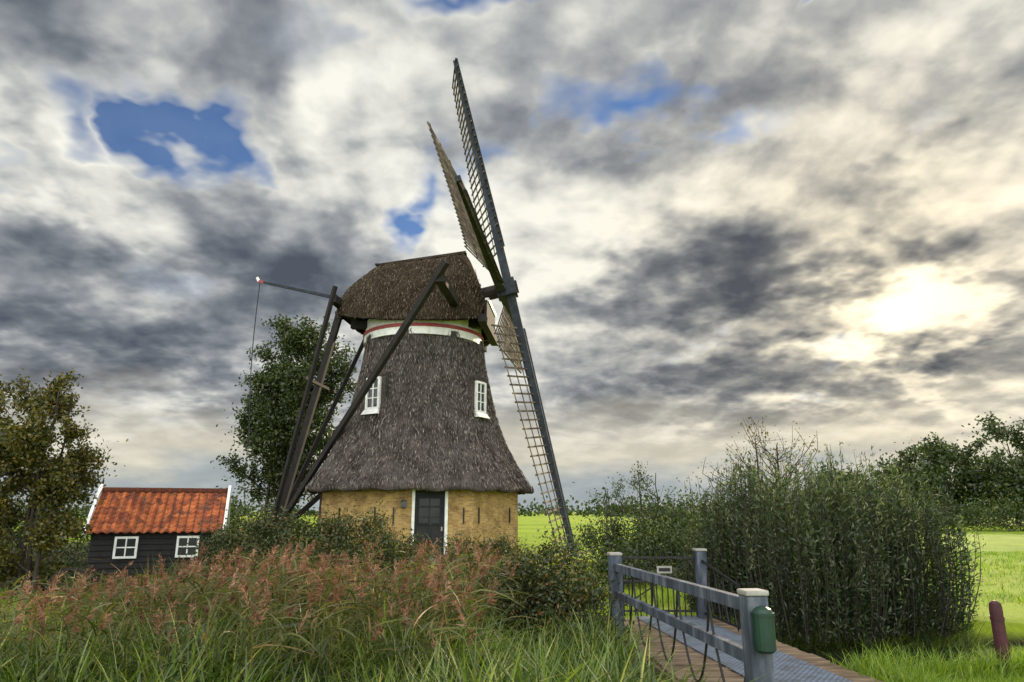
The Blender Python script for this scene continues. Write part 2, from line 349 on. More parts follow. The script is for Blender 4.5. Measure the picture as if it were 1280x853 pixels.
fbox(mb,0,-.92,ap+.08,2.02,.04,.16,.04,IRON); fbox(mb,0,-.92,ap+.16,1.93,.15,.15,.2,GLS); fbox(mb,0,-.92,ap+.16,2.05,.19,.19,.05,IRON); fbox(mb,0,-.92,ap+.16,1.81,.11,.11,.04,IRON)
fbox(mb,-2,.2,ap+.05,1.2,1.5,.1,2.4,BRD); fbox(mb,2,-.2,ap+.05,1.2,1.5,.1,2.3,BRD)
mb.build('wall_fittings',mill)
prof=[(8.62,2.36),(7.6,2.46),(6.54,2.66),(5.6,2.87),(4.87,3.08),(4.1,3.38),(3.41,3.74),(2.95,4.02),(2.52,4.30)]
pz=np.array([a for a,_ in prof])[::-1]; pr=np.array([b for _,b in prof])[::-1]
NA=160; rings=[(3.70,2.62,0)]; rings.append((4.05,2.40,0)); rings.append((4.24,2.40,0))
for z in np.linspace(2.47,8.62,60): rings.append((float(np.interp(z,pz,pr)) if z>2.52 else 4.30,z,1))
zz=np.array([r[1] for r in rings]); rr=np.array([r[0] for r in rings]); k=np.ones(5)/5
rs=rr.copy(); rs[8:-6]=np.convolve(rr,np.ones(9)/9,'same')[8:-6]
verts=[];uvs=[]
for i,(r_,z_) in enumerate(zip(rs,zz)):
    for j in range(NA+1):
        a=2*math.pi*j/NA; rel=((a-A0+math.pi/8)%(math.pi/4))-math.pi/8
        oct_=1/math.cos(rel); mixf=.95
        r2=r_*(mixf*oct_+(1-mixf)*1.03)+ .022*math.sin(a*23+z_*3)+.018*math.sin(a*41-z_*5)+R.normal()*.010
        verts.append((MC.x+math.sin(a)*r2,MC.y-math.cos(a)*r2,z_+(.03*math.sin(a*17) if i<5 else 0)+ (R.normal()*.012 if i<5 else 0))); uvs.append((a*3.5,-z_))
fs=[];
for i in range(len(rs)-1):
    for j in range(NA):
        fs.append((i*(NA+1)+j,i*(NA+1)+j+1,(i+1)*(NA+1)+j+1,(i+1)*(NA+1)+j))
def meshuv(name,verts,fs,uvs,mat,parent):
    me=bpy.data.meshes.new(name); me.from_pydata(verts,[],fs); ul=me.uv_layers.new(name='UVMap')
    li=np.zeros(len(me.loops),dtype=np.int32); me.loops.foreach_get('vertex_index',li)
    ul.data.foreach_set('uv',np.asarray(uvs,dtype=np.float32)[li].ravel())
    me.polygons.foreach_set('use_smooth',[True]*len(me.polygons)); me.materials.append(mat); me.update()
    o=bpy.data.objects.new(name,me); S.collection.objects.link(o); setparent(o,parent); return o
meshuv('thatched_body',verts,fs,uvs,TH,mill)
def straw(name,n,zr,len_,mat):
    a=R.uniform(0,2*math.pi,n); z=R.uniform(*zr,n); r_=np.interp(z,pz,pr); rel=((a-A0+math.pi/8)%(math.pi/4))-math.pi/8
    r2=r_*(.95/np.cos(rel)+.05*1.03)+.03
    b=np.stack([MC.x+np.sin(a)*r2,MC.y-np.cos(a)*r2,z],1)
    r3=np.interp(z-.3,pz,pr); sl=(r3-r_)/.3
    d=np.stack([np.sin(a)*sl,-np.cos(a)*sl,-np.ones(n)],1)+R.normal(size=(n,3))*.2
    v,q,rn=leaves(b,d,R.uniform(.6,1.2,n)*len_,R.uniform(.014,.034,n),R.uniform(0,1,n))
    return npmesh(name,v,q,mat,mill,rn)
STR=leafmat('straw',[(0,(.035,.029,.027)),(.5,(.14,.122,.115)),(1,(.36,.32,.29))],.1,.8,(1,1,1))
STRC=leafmat('straw_brown',[(0,(.025,.019,.014)),(.5,(.10,.078,.055)),(1,(.25,.20,.14))],.1,.8,(1,1,1))
straw('thatch_straw',32000,(2.5,8.6),.20,STR)
for k in(-1,1):
    mb=MB()
    z0,z1=5.5,6.62; zc_=(z0+z1)/2; d=2.93
    fbox(mb,k,0,d-.2,zc_,.60,.36,z1-z0,BLK)
    fbox(mb,k,0,d-.012,zc_,.56,.02,z1-z0-.06,GLS)
    for u in(-.30,.30): fbox(mb,k,u,d,zc_,.09,.12,z1-z0+.1,WH)
    for z in(z0-.02,z1+.02): fbox(mb,k,0,d,z,.51,.115,.09,WH)
    fbox(mb,k,0,d,zc_,.045,.07,z1-z0,WH)
    for z in(zc_+.18,zc_-.18): fbox(mb,k,0,d+.001,z,.51,.05,.035,WH)
    mb.hexa([fr(k,-.4,d-.3,z0-.26),fr(k,.4,d-.3,z0-.26),fr(k,.4,d+.22,z0-.26),fr(k,-.4,d+.22,z0-.26),fr(k,-.36,d-.3,z0-.065),fr(k,.36,d-.3,z0-.065),fr(k,.36,d+.08,z0-.065),fr(k,-.36,d+.08,z0-.065)],WH)
    for u in(-.46,.46): fbox(mb,k,u,d-.18,zc_+.05,.2,.3,z1-z0+.2,TH)
    fbox(mb,k,0,d-.2,z1+.16,1.1,.34,.18,TH)
    mb.build('window',mill)
def ringmesh(mb,r0,z0,z1,mat,N=48,c=MC):
    for j in range(N):
        a=2*math.pi*j/N;b=2*math.pi*(j+1)/N
        mb.poly([(c.x+math.sin(a)*r0,c.y-math.cos(a)*r0,z0),(c.x+math.sin(b)*r0,c.y-math.cos(b)*r0,z0),(c.x+math.sin(b)*r0,c.y-math.cos(b)*r0,z1),(c.x+math.sin(a)*r0,c.y-math.cos(a)*r0,z1)],mat)
def ringflat(mb,r0,r1,z,mat,N=48,c=MC):
    for j in range(N):
        a=2*math.pi*j/N;b=2*math.pi*(j+1)/N
        mb.poly([(c.x+math.sin(a)*r0,c.y-math.cos(a)*r0,z),(c.x+math.sin(b)*r0,c.y-math.cos(b)*r0,z),(c.x+math.sin(b)*r1,c.y-math.cos(b)*r1,z),(c.x+math.sin(a)*r1,c.y-math.cos(a)*r1,z)],mat)
mb=MB(); ringmesh(mb,2.50,8.42,8.72,WH); ringflat(mb,2.2,2.50,8.42,WH)
ringmesh(mb,2.54,8.72,8.85,RED); ringflat(mb,2.50,2.54,8.72,RED); ringflat(mb,2.44,2.54,8.85,RED); ringmesh(mb,2.45,8.85,9.35,WH)
mb.build('white_collar',mill)
# cap
f=Vector((.995,-.10,0)).normalized(); r=Vector((.10,.995,0)).normalized()
CO=.18
def cp(s,u,z): return MC+f*(s+CO)+r*u+Vector((0,0,z))
st=[(-3.68,.9,9.70,10.65),(-3.6,1.35,9.6,10.92),(-3.3,1.85,9.44,11.3),(-2.8,2.2,9.27,11.75),(-2.25,2.5,9.12,12.16),(-1.2,2.72,8.97,12.30),(0.3,2.8,8.90,12.44),(1.2,2.72,8.88,12.57),(1.55,2.62,8.9,12.60),(1.8,2.5,8.94,12.2),(2.1,2.35,9.0,11.45),(2.4,2.15,9.08,10.6),(2.58,1.9,9.16,10.0)]
ss=np.array([a[0] for a in st]); NS=70;NK=22
sv=np.linspace(ss[0],ss[-1],NS); verts=[];uvs=[]
W_=np.interp(sv,ss,[a[1] for a in st]);ZB=np.interp(sv,ss,[a[2] for a in st]);ZT=np.interp(sv,ss,[a[3] for a in st])
for i in range(NS):
    for side in(-1,1):
        rng=range(NK+1) if side==-1 else range(NK,-1,-1)
        for kk in rng:
            k=kk/NK; u=W_[i]*(1-k**1.75)**.72+.06*math.sin(math.pi*k)
            if kk==NK: u=.0
            z=ZB[i]+(ZT[i]-ZB[i])*k
            zoff=R.normal()*.012
            verts.append(cp(sv[i],side*u,z+zoff)+r*R.normal()*.012); uvs.append((sv[i],side*(1-k)*3.6))
W2=2*(NK+1); fs=[]
for i in range(NS-1):
    for j in range(W2-1): fs.append((i*W2+j,(i+1)*W2+j,(i+1)*W2+j+1,i*W2+j+1))
for side,j in((-1,0),(1,W2-1)):
    base=len(verts)
    for i in range(NS):
        verts.append(cp(sv[i],side*max(W_[i]-.35,.1),ZB[i]+.05)); uvs.append((sv[i],5))
    for i in range(NS-1): fs.append((i*W2+j,(i+1)*W2+j,base+i+1,base+i))
fs.append(tuple(range(0,W2))); fs.append(tuple(range((NS-1)*W2,NS*W2)))
cap=meshuv('thatched_cap',verts,fs,uvs,THC,mill)
n_=11000; si=R.uniform(0,NS-1.01,n_); kk_=R.uniform(0,.97,n_); ii=si.astype(int)
sgn=np.where(R.rand(n_)<.5,-1,1); u_=W_[ii]*(1-kk_**1.75)**.72+.07*np.sin(np.pi*kk_)+.02; z_=ZB[ii]+(ZT[ii]-ZB[ii])*kk_; s_=np.interp(si,np.arange(NS),sv)+CO
fa=np.array(f);ra=np.array(r); C=np.array(MC)+fa*s_[:,None]+ra*(sgn*u_)[:,None]+np.array([0,0,1.])*z_[:,None]
dd=ra*(sgn*(.2+kk_*1.2))[:,None]+np.array([0,0,-1.])+R.normal(size=(n_,3))*.2
v,q_,rn=leaves(C,dd,R.uniform(.12,.26,n_),R.uniform(.012,.03,n_),R.uniform(0,1,n_)); npmesh('cap_straw',v,q_,STRC,mill,rn)
mb=MB(); mb.beam(cp(-2.3,0,12.19),cp(1.58,0,12.64),.35,.10,THC); 
mb.beam(cp(-2.42,0,12.20),cp(-2.25,0,12.20),.5,.06,DKW)
mb.obox(cp(2.62,0,9.7),f*.08,r*1.35,Vector((0,0,.35)),BRN); mb.obox(cp(2.68,0,10.12),f*.08,r*1.2,Vector((0,0,.07)),WH)
mb.beam(cp(2.6,-2.1,9.1),cp(2.6,2.1,9.1),.3,.30,BRN)
mb.beam(cp(-3.0,-1.1,9.2),cp(2.7,-1.1,9.1),.28,.3,BRN); mb.beam(cp(-3.0,1.1,9.2),cp(2.7,1.1,9.1),.28,.3,BRN)
mb.build('cap_timbers',mill)
# tail construction
tb=cp(-6.1,0,.75)
mb=MB()
LN=cp(1.6,-5.5,9.62); LF=cp(1.6,5.5,9.62)
mb.beam(LN,LF,.32,.32,BRN)
SN=cp(-3.35,-2.5,9.95); SF=cp(-3.35,2.5,9.95)
mb.beam(SN,SF,.28,.30,BRN)
mb.beam(cp(-2.6,0,10.2),cp(-4.1,0,9.95),.3,.34,BRN)
mb.beam(cp(-3.9,0,10.3),tb+Vector((-.15,0,-.6)),.25,.27,BRN,w2=.2,h2=.22)
def ext(a,b,e): a=Vector(a);b=Vector(b); return a-(b-a).normalized()*e
for a,o_ in((LN,-.12),(LF,.12)):
    mb.beam(ext(a+Vector((0,0,.18)),tb,.45),tb+r*o_*1.5,.19,.24,BRN,w2=.16,h2=.2)
for a,o_ in((SN,-.3),(SF,.3)):
    mb.beam(ext(a+Vector((0,0,.1)),tb,.4),tb+r*o_+Vector((0,0,.5)),.14,.17,BRN)
mb.beam(cp(-4.6,-1.7,6.9),cp(-4.6,1.7,6.9),.10,.12,BRN)
wc=tb+Vector((-.15,0,.1))
for i in range(8):
    a=i*math.pi/4; mb.beam(wc+r*-.25,wc+r*-.25+f*math.cos(a)*.55+Vector((0,0,math.sin(a)*.55)),.05,.05,BRN)
mb.tube([wc-r*.35,wc+r*.35],.11,BRN)
mb.build('tail_beams',mill)
mb=MB(); pa=cp(-2.7,-.5,10.3); pb=cp(-7.85,.15,11.72)
mb.beam(pa,pa+(pb-pa)*.95,.13,.15,DKW,w2=.09,h2=.1); mb.beam(pa+(pb-pa)*.952,pb,.10,.11,RED); mb.beam(pb,pb+(pb-pa).normalized()*.12+Vector((0,0,.16)),.07,.1,WH)
P0=pb-Vector((-.05,0,.05)); pts=[]
for i in range(15):
    q_=i/14; pts.append(P0+Vector((.15*q_-.12*math.sin(math.pi*q_),0,-7.0*q_)))
mb.tube(pts,.022,DKW,5); mb.tube([pts[-1],pts[-1]-Vector((0,0,.25))],[.05,.03],BRN,6)
mb.build('brake_lever',mill)
# sails
be=rad(12.8); n=(f*math.cos(be)+Vector((0,0,1))*math.sin(be)).normalized(); u=(Vector((0,0,1))*math.cos(be)-f*math.sin(be)).normalized()
hub=cp(3.2,0,10.9); LB=11.25
mb=MB()
mb.tube([hub-n*2.2,hub+n*.1],[.32,.30],BRN,12); mb.obox(hub+n*.15,u*.36,r*.36,n*.42,DKW); mb.obox(hub+n*.60,u*.22,r*.22,n*.05,BRN)
mb.build('wind_shaft',mill)
for bi in range(4):
    ph=rad(-2.8+90*bi); e=u*math.cos(ph)+r*math.sin(ph); tr=-u*math.sin(ph)+r*math.cos(ph)
    off=n*(.28 if bi%2==0 else -.06); O=hub+off
    mb=MB()
    mb.beam(O,O+e*4,.34,.38,DKW,up=n,w2=.30,h2=.32); mb.beam(O+e*4,O+e*LB,.30,.32,DKW,up=n,w2=.16,h2=.16)
    NBAR=27
    def pt(s,c_):
        k=(s-1.7)/(LB-1.7); tw=rad(31-17*k**.7)
        return O+e*s+(tr*math.cos(tw)-n*math.sin(tw))*c_
    svv=[1.8+(LB-.1-1.8)*i/(NBAR-1) for i in range(NBAR)]
    Wd=1.95
    for s_ in svv: mb.beam(pt(s_,-.34),pt(s_,Wd),.062,.052,LAT,up=n)
    for c_ in(.62,1.22,1.88):
        for a_,b_ in zip(svv[:-1],svv[1:]): mb.beam(pt(a_,c_)+n*.03,pt(b_,c_)+n*.03,.055,.042,LAT,up=n)
    for a_,b_ in zip(svv[:-1],svv[1:]):
        A1=pt(a_,-.12);A2=pt(a_,-.36);B1=pt(b_,-.12);B2=pt(b_,-.36); h_=n*.012; A2+=n*.06;B2+=n*.06
        mb.hexa([A1-h_,A2-h_,A2+h_,A1+h_,B1-h_,B2-h_,B2+h_,B1+h_],DKW)
    mb.build('sail',mill)
# ---------------------------------------------------------------- black shed
TILE,t,o=newmat('orange_roof_tiles'); uv=t.new('ShaderNodeUVMap')
wv=t.new('ShaderNodeTexWave',wave_type='BANDS',bands_direction='X'); t.l.new(uv.outputs[0],wv.inputs[0]); wv.inputs['Scale'].default_value=1.45
vn=t.new('ShaderNodeTexVoronoi'); t.l.new(t.V('MULTIPLY',uv.outputs[0],(4.6,4.7,1)),vn.inputs['Vector']); vn.inputs['Scale'].default_value=1.
vs_=t.new('ShaderNodeSeparateColor'); t.l.new(vn.outputs['Color'],vs_.inputs[0])
c=t.ramp(vs_.outputs[0],[(0,(.16,.034,.012)),(.5,(.35,.08,.02)),(1,(.50,.14,.036))])
nn=t.noise(uv.outputs[0],3,5,.6); c=t.mix(t.mr(nn,.46,.70,0,.75),c,(.09,.045,.024))
c=t.mix(t.mr(wv.outputs[1],.25,.0,0,.7),c,(.05,.015,.008))
p=t.new('ShaderNodeBsdfPrincipled'); t.l.new(c,p.inputs[0]); p.inputs['Roughness'].default_value=.8
b=t.new('ShaderNodeBump'); b.inputs['Distance'].default_value=.05; t.l.new(wv.outputs[1],b.inputs['Height']); t.l.new(b.outputs[0],p.inputs['Normal']); t.l.new(p.outputs[0],o.inputs[0])
SH=Vector((-11.85,20.0,-.42)); shed=empty('black_shed',SH); an=rad(20); sx=Vector((math.cos(an),math.sin(an),0)); sy=Vector((-math.sin(an),math.cos(an),0)); L_=3.3; DP=2.5; EV=1.68; RG=2.70
def sp_(x,y,z): return SH+sx*x+sy*y+Vector((0,0,z))
mb=MB()
mb.hexa([sp_(0,0,0),sp_(L_,0,0),sp_(L_,DP,0),sp_(0,DP,0),sp_(0,0,EV),sp_(L_,0,EV),sp_(L_,DP,EV),sp_(0,DP,EV)],BLK)
for x in(0,L_): mb.poly([sp_(x,0,EV),sp_(x,DP,EV),sp_(x,DP/2,RG-.06)],BLK)
for i in range(10): z=.08+i*.16; mb.hexa([sp_(-.01,-.035,z),sp_(L_+.01,-.035,z),sp_(L_+.01,-.005,z),sp_(-.01,-.005,z),sp_(-.01,-.012,z+.15),sp_(L_+.01,-.012,z+.15),sp_(L_+.01,-.004,z+.15),sp_(-.01,-.004,z+.15)],BLK)
mb.build('walls',shed)
mb=MB()
for sg,y0 in((1,-.2),(-1,DP+.2)):
    NXT=96
    slope=(RG-EV)/(DP/2); e0=EV-.2*slope
    rows=9
    for ro in range(rows):
        a0=ro/rows;a1=(ro+1)/rows+.015
        ya=y0+(DP/2-y0)*a0; yb=y0+(DP/2-y0)*a1; za=e0+(RG-e0)*a0+.05; zb=e0+(RG-e0)*a1+.012
        for i in range(NXT):
            x0=-.12+(L_+.24)*i/NXT;x1=-.12+(L_+.24)*(i+1)/NXT
            w0=.022*math.sin(x0*2*math.pi/.23);w1=.022*math.sin(x1*2*math.pi/.23)
            mb.poly([sp_(x0,ya,za+w0),sp_(x1,ya,za+w1),sp_(x1,yb,zb+w1),sp_(x0,yb,zb+w0)],TILE,[(x0,a0*1.9),(x1,a0*1.9),(x1,a1*1.9),(x0,a1*1.9)])
            mb.poly([sp_(x0,ya,za+w0-.04),sp_(x1,ya,za+w1-.04),sp_(x1,ya,za+w1),sp_(x0,ya,za+w0)],TILE,[(x0,a0*1.9),(x1,a0*1.9),(x1,a0*1.9),(x0,a0*1.9)])
for i in range(12): 
    x=-.1+(L_+.2)*i/12; mb.tube([sp_(x,DP/2,RG+.03),sp_(x+.31,DP/2,RG+.04)],[.10,.085],TILE,10)
mb.build('tiled_roof',shed)
mb=MB()
for x in(-.15,L_+.15):
    for y0 in(-.24,DP+.24):
        mb.beam(sp_(x,y0,EV-.2),sp_(x,DP/2,RG+.14),.08,.22,WH,up=(0,0,1))
mb.beam(sp_(L_+.15,-.24,EV-.45),sp_(L_+.15,-.24,EV-.1),.07,.07,WH)
mb.build('bargeboards',shed)
mb=MB()
for x in(.90,2.5):
    zc_=1.12
    mb.obox(sp_(x,-.045,zc_),sx*.27,sy*.01,Vector((0,0,.27)),DGL)
    for q_ in(-.27,.27):
        mb.obox(sp_(x+q_,-.06,zc_),sx*.03,sy*.03,Vector((0,0,.30)),WH); mb.obox(sp_(x,-.06,zc_+q_),sx*.24,sy*.028,Vector((0,0,.03)),WH)
    mb.obox(sp_(x,-.062,zc_),sx*.016,sy*.02,Vector((0,0,.24)),WH); mb.obox(sp_(x,-.064,zc_),sx*.24,sy*.018,Vector((0,0,.016)),WH)
mb.build('windows',shed)
# ---------------------------------------------------------------- footbridge
GRY=pbr('weathered_blue_grey_wood',[(.3,(.022,.028,.040)),(.5,(.060,.074,.105)),(.72,(.18,.20,.23))],7,.85,stretch=(1,1,.25),bump=.6,bscale=30)
PLK=pbr('brown_plank_wood',[(.3,(.07,.045,.028)),(.5,(.17,.115,.072)),(.75,(.32,.24,.16))],5,.85,stretch=(.5,3,1),bump=.5,bscale=20)
GRT,t,o=newmat('steel_grip_mat'); tcx=t.new('ShaderNodeTexCoord'); v=t.V('MULTIPLY',tcx.outputs['Object'],(1,1,0))
br=t.new('ShaderNodeTexBrick'); t.l.new(v,br.inputs['Vector']); br.inputs['Scale'].default_value=1; br.inputs['Brick Width'].default_value=.06; br.inputs['Row Height'].default_value=.045; br.inputs['Mortar Size'].default_value=.009
br.inputs['Color1'].default_value=(.04,.055,.09,1);br.inputs['Color2'].default_value=(.08,.10,.15,1);br.inputs['Mortar'].default_value=(.22,.26,.33,1)
p=t.new('ShaderNodeBsdfPrincipled'); nz=t.noise(v,5,5,.6); t.l.new(t.mix(t.mr(nz,.4,.7,0,.7),br.outputs[0],(.075,.07,.06)),p.inputs[0]); p.inputs['Roughness'].default_value=.5
b=t.new('ShaderNodeBump'); b.inputs['Distance'].default_value=.006; t.l.new(br.outputs['Fac'],b.inputs['Height']); t.l.new(b.outputs[0],p.inputs['Normal']); t.l.new(p.outputs[0],o.inputs[0])
GRN=pbr('green_plastic',[(.3,(.004,.022,.015)),(.7,(.009,.045,.027))],5,.5,bump=.1)
brg=empty('footbridge',(2.5,8.5,0)); bd=Vector((-.10,.995,0)).normalized(); bx=Vector((.995,.10,0)).normalized(); BO=Vector((2.66,7.6,0))
def bp(a,c_,z): return BO+bd*a+bx*c_+Vector((0,0,z))
mb=MB(); a=-3.2
while a<3.9:
    wdt=.145; dz_=R.normal()*.004
    mb.obox(bp(a+wdt/2,R.normal()*.012,.045+dz_),bx*.97,bd*(wdt/2-.006),Vector((0,0,.025)),PLK); a+=wdt
mb.build('deck_planks',brg,bevel=.004)
mb=MB()
for c_ in(-.6,0,.6): mb.beam(bp(-3.2,c_,-.09),bp(3.9,c_,-.09),.14,.20,GRY)
mb.beam(bp(-3.2,-1.0,-.05),bp(3.9,-1.0,-.05),.05,.18,PLK); mb.beam(bp(-3.2,1.0,-.05),bp(3.9,1.0,-.05),.05,.18,PLK)
for a in(-1.2,2.9):
    for c_ in(-.7,.7): mb.beam(bp(a,c_,-.9),bp(a,c_,-.2),.16,.16,BRN)
mb.build('bearers',brg)
mb=MB(); a=-3.2
while a<3.7: mb.obox(bp(a+.3,.16,.080),bx*.48,bd*.296,Vector((0,0,.006)),GRT); a+=.6
mb.build('grip_mats',brg)
def post(mb,c,h,w_,lean=0):
    mb.obox(c+Vector((0,0,h/2-.25)),bx*w_/2,bd*w_/2,Vector((0,0,h/2+.25)),GRY)
    t_=c+Vector((0,0,h)); o_=.02
    mb.obox(t_+Vector((0,0,.022)),bx*(w_/2+.008),bd*(w_/2+.008),Vector((0,0,.02)),SIL)
PN=Vector((1.83,5.5,0)); PF=Vector((1.43,9.95,0)); 
mb=MB(); post(mb,PN,1.08,.165); post(mb,PF,1.10,.165); post(mb,Vector((3.0,11.4,0)),1.08,.17); post(mb,Vector((1.60,11.45,0)),1.0,.12)
mb.build('posts',brg,bevel=.012)
mb=MB()
mb.beam(PF+Vector((0.0,0,.95)),PN+Vector((0,0,1.0)),.075,.10,GRY); mb.beam(PF+Vector((0.0,0,.60)),PN+Vector((0,0,.62)),.07,.095,GRY)
mb.build('rails',brg,bevel=.006)
mb=MB()
pd=(PN-PF); 
for i in range(5):
    q0=PF+pd*((i+.1)/5.2); q1=PF+pd*((i+1.1)/5.2); pts=[]
    for j in range(17):
        k=j/16; b_=q0+(q1-q0)*k; pts.append(b_+Vector((0,0,.92-.74*math.sin(math.pi*k)**.8)))
    mb.tube(pts,.011,IRON,6)
R0=Vector((3.0,11.4,0));R1=Vector((3.12,9.9,0))
for z in(.95,.16): mb.beam(R0+Vector((0,0,z)),R1+Vector((0,0,z-.25*(z>.5))),.03,.03,IRON)
for i in range(5):
    q0=R0+(R1-R0)*(i/5); q1=R0+(R1-R0)*((i+1.)/5); pts=[]
    for j in range(9):
        k=j/8; pts.append(q0+(q1-q0)*k+Vector((0,0,.85-.03*i-.62*math.sin(math.pi*k))))
    mb.tube(pts,.010,IRON,6)
mb.build('iron_scrollwork',brg)
mb=MB(); cc=PN+Vector((.02,-.125,0))
mb.tube([cc+Vector((0,0,z)) for z in(.70,.72,.97,1.0,1.02)],[.055,.075,.078,.06,.02],GRN,16); mb.tube([cc+Vector((0,0,.955)),cc+Vector((0,0,.975))],.083,GRN,16)
mb.build('green_dispenser_box',brg)
gate=empty('iron_gate',(2.3,11.45,0)); mb=MB(); g0=Vector((1.68,11.45,0));g1=Vector((2.90,11.42,0))
for z in(.18,.62,.98): mb.beam(g0+Vector((0,0,z)),g1+Vector((0,0,z)),.03,.03,IRON)
for i in range(15):
    q_=g0+(g1-g0)*(i/14); mb.tube([q_+Vector((0,0,.10)),q_+Vector((0,0,1.06)),q_+Vector((0,0,1.12))],[.010,.010,.002],IRON,6)
mb.beam(g0+Vector((0,0,.2)),g1+Vector((0,0,.95)),.02,.02,IRON)
mb.build('gate_leaf',gate)
mb=MB(); mb.obox((2.42,11.40,.80),(.12,0,0),(0,.006,0),(0,0,.055),SIL); mb.obox((2.42,11.392,.80),(.09,0,0),(0,.003,0),(0,0,.025),IRON); mb.build('sign_plate',gate)
MAR=pbr('maroon_paint',[(.3,(.035,.008,.012)),(.7,(.08,.018,.024))],8,.7)
mb=MB(); B=Vector((5.42,8.15,0)); mb.tube([B+Vector((0,0,-.3)),B+Vector((0,0,.55)),B+Vector((0,0,.62)),B+Vector((0,0,.70)),B+Vector((0,0,.725))],[.068,.065,.066,.058,.02],MAR,14); mb.tube([B+Vector((0,0,.52)),B+Vector((0,0,.56))],.071,MAR,14); mb.build('red_bollard',smooth=False)
# ---------------------------------------------------------------- vegetation
BARK=pbr('bark',[(.3,(.02,.016,.012)),(.6,(.06,.048,.036)),(.8,(.12,.10,.08))],8,.9,stretch=(2,2,.5),bump=.8)
LF_D=leafmat('leaf_dark_green',[(0,(.012,.022,.006)),(.45,(.036,.060,.013)),(.8,(.085,.115,.026)),(1,(.17,.17,.05))],.3)
LF_A=leafmat('leaf_autumn_green',[(0,(.025,.028,.007)),(.4,(.07,.085,.014)),(.75,(.19,.16,.03)),(1,(.34,.22,.055))],.45,.5,(1.3,1.1,.4))
LF_W=leafmat('leaf_willow',[(0,(.012,.022,.009)),(.4,(.042,.068,.023)),(.75,(.11,.145,.052)),(1,(.28,.29,.14))],.35)
LF_B=leafmat('leaf_bramble',[(0,(.012,.020,.007)),(.45,(.038,.058,.014)),(.72,(.10,.105,.026)),(.88,(.19,.12,.04)),(1,(.30,.09,.03))],.3)
REED=leafmat('reed_leaf',[(0,(.022,.040,.008)),(.4,(.065,.11,.018)),(.75,(.17,.235,.038)),(.93,(.35,.34,.10)),(1,(.42,.32,.13))],.42)
REEDD=leafmat('reed_leaf_dull',[(0,(.020,.030,.009)),(.4,(.058,.075,.018)),(.72,(.135,.14,.038)),(.9,(.25,.165,.065)),(1,(.32,.16,.08))],.4)
PLU=leafmat('reed_plume',[(0,(.08,.043,.030)),(.5,(.21,.11,.073)),(1,(.42,.27,.19))],.35,.8,(1.1,1,.9))
GRS=leafmat('grass_blades',[(0,(.07,.12,.010)),(.4,(.17,.28,.020)),(.8,(.34,.45,.035)),(1,(.52,.50,.09))],.5)
def tree(name,base,H_,cz,rad3,ncl,nleaf,lsz,mat,tr=.16,sig=.45,fork=.25,lean=0,up=.3,multi=1,bare=0,trunkvis=True):
    base=np.array(base,float); e=empty(name,tuple(base)); paths=[]; cl=[]
    cs=[]
    while len(cs)<ncl:
        p=R.uniform(-1,1,3)
        rr_=np.linalg.norm(p)
        if rr_>1 or rr_<.25: continue
        p=p*(.82+.36*R.rand()); cs.append(base+np.array([lean*.6,0,cz])+p*np.array(rad3))
    cs=np.array(cs)
    T=[]
    for mnum in range(multi):
        k=np.linspace(0,1,9)[:,None]; wob=np.cumsum(R.normal(size=(9,3))*.04*H_/5,axis=0); wob[0]=0
        o_=np.array([R.normal()*.25,R.normal()*.25,0])*(multi>1)
        Tp=base+o_+k*np.array([lean+R.normal()*.3*(multi>1)*H_/5,R.normal()*.2*(multi>1),(cz+rad3[2]*.75)])+wob*np.array([1,1,.2]); T.append(Tp)
        paths.append((Tp,tr/math.sqrt(multi)*(1-.88*np.linspace(0,1,9)**.9)+.006))
    for c in cs:
        Tp=T[R.randint(multi)]
        hmin=fork*H_; zt=c[2]-np.linalg.norm((c-Tp[4])[:2])*(.5+.6*R.rand())
        zt=min(max(zt,base[2]+hmin),Tp[-1][2]); i=np.argmin(abs(Tp[:,2]-zt)); s0=Tp[i]
        k=np.linspace(0,1,7)[:,None]; mid=(s0+c)/2+np.array([0,0,-up*.4*np.linalg.norm(c-s0)*.5])+R.normal(size=3)*.12
        pth=(1-k)**2*s0+2*k*(1-k)*mid+k*k*c; rb=tr*.38*(1-.75*i/8)/math.sqrt(multi)
        paths.append((pth,rb*(1-.85*k[:,0])+.004))
        for _ in range(4):
            b0=pth[R.randint(3,7)]; d=nrm(R.normal(size=3)+nrm(c-s0)*.8+np.array([0,0,.5+.6*(multi>1)])); l=sig*R.uniform(1.,2.2)
            kk=np.linspace(0,1,4)[:,None]; paths.append((b0+d*l*kk+R.normal(size=3)*.08*kk*kk,rb*.3*(1-.8*kk[:,0])+.003)); cl.append((b0,d,l))
    v,q_=tubes(paths,6); npmesh('trunk_and_limbs',v,q_,BARK,e,smooth=True)
    if nleaf:
        per=nleaf//(len(cl)+len(cs)); C=[];
        for (b0,d,l) in cl:
            k=R.uniform(0,1.05,per)[:,None]; C.append(b0+d*l*k+R.normal(size=(per,3))*sig*.27)
        for c in cs:
            if R.rand()<bare: continue
            s_=sig*R.uniform(.5,1.1); C.append(c+R.normal(size=(per,3))*np.array([s_,s_,s_*.75]))
        C=np.concatenate(C); n_=len(C)
        cr_=np.clip(R.beta(2,2.3,n_),0,1)
        v,q_,rn=leaves(C,R.normal(size=(n_,3))+np.array([0,0,-.3]),lsz*R.uniform(.6,1.3,n_),lsz*.6*R.uniform(.6,1.2,n_),cr_)
        npmesh('foliage',v,q_,mat,e,rn)
    return e
tree('autumn_tree',(-10.3,15.0,-.2),5.3,2.7,(1.15,1.0,2.35),50,26000,.095,LF_A,.09,.27,.10,0,.2,multi=4)
tree('autumn_tree',(-11.7,15.2,-.2),4.6,2.4,(1.2,1.1,1.95),38,17000,.095,LF_A,.08,.28,.10,0,.2,multi=3)
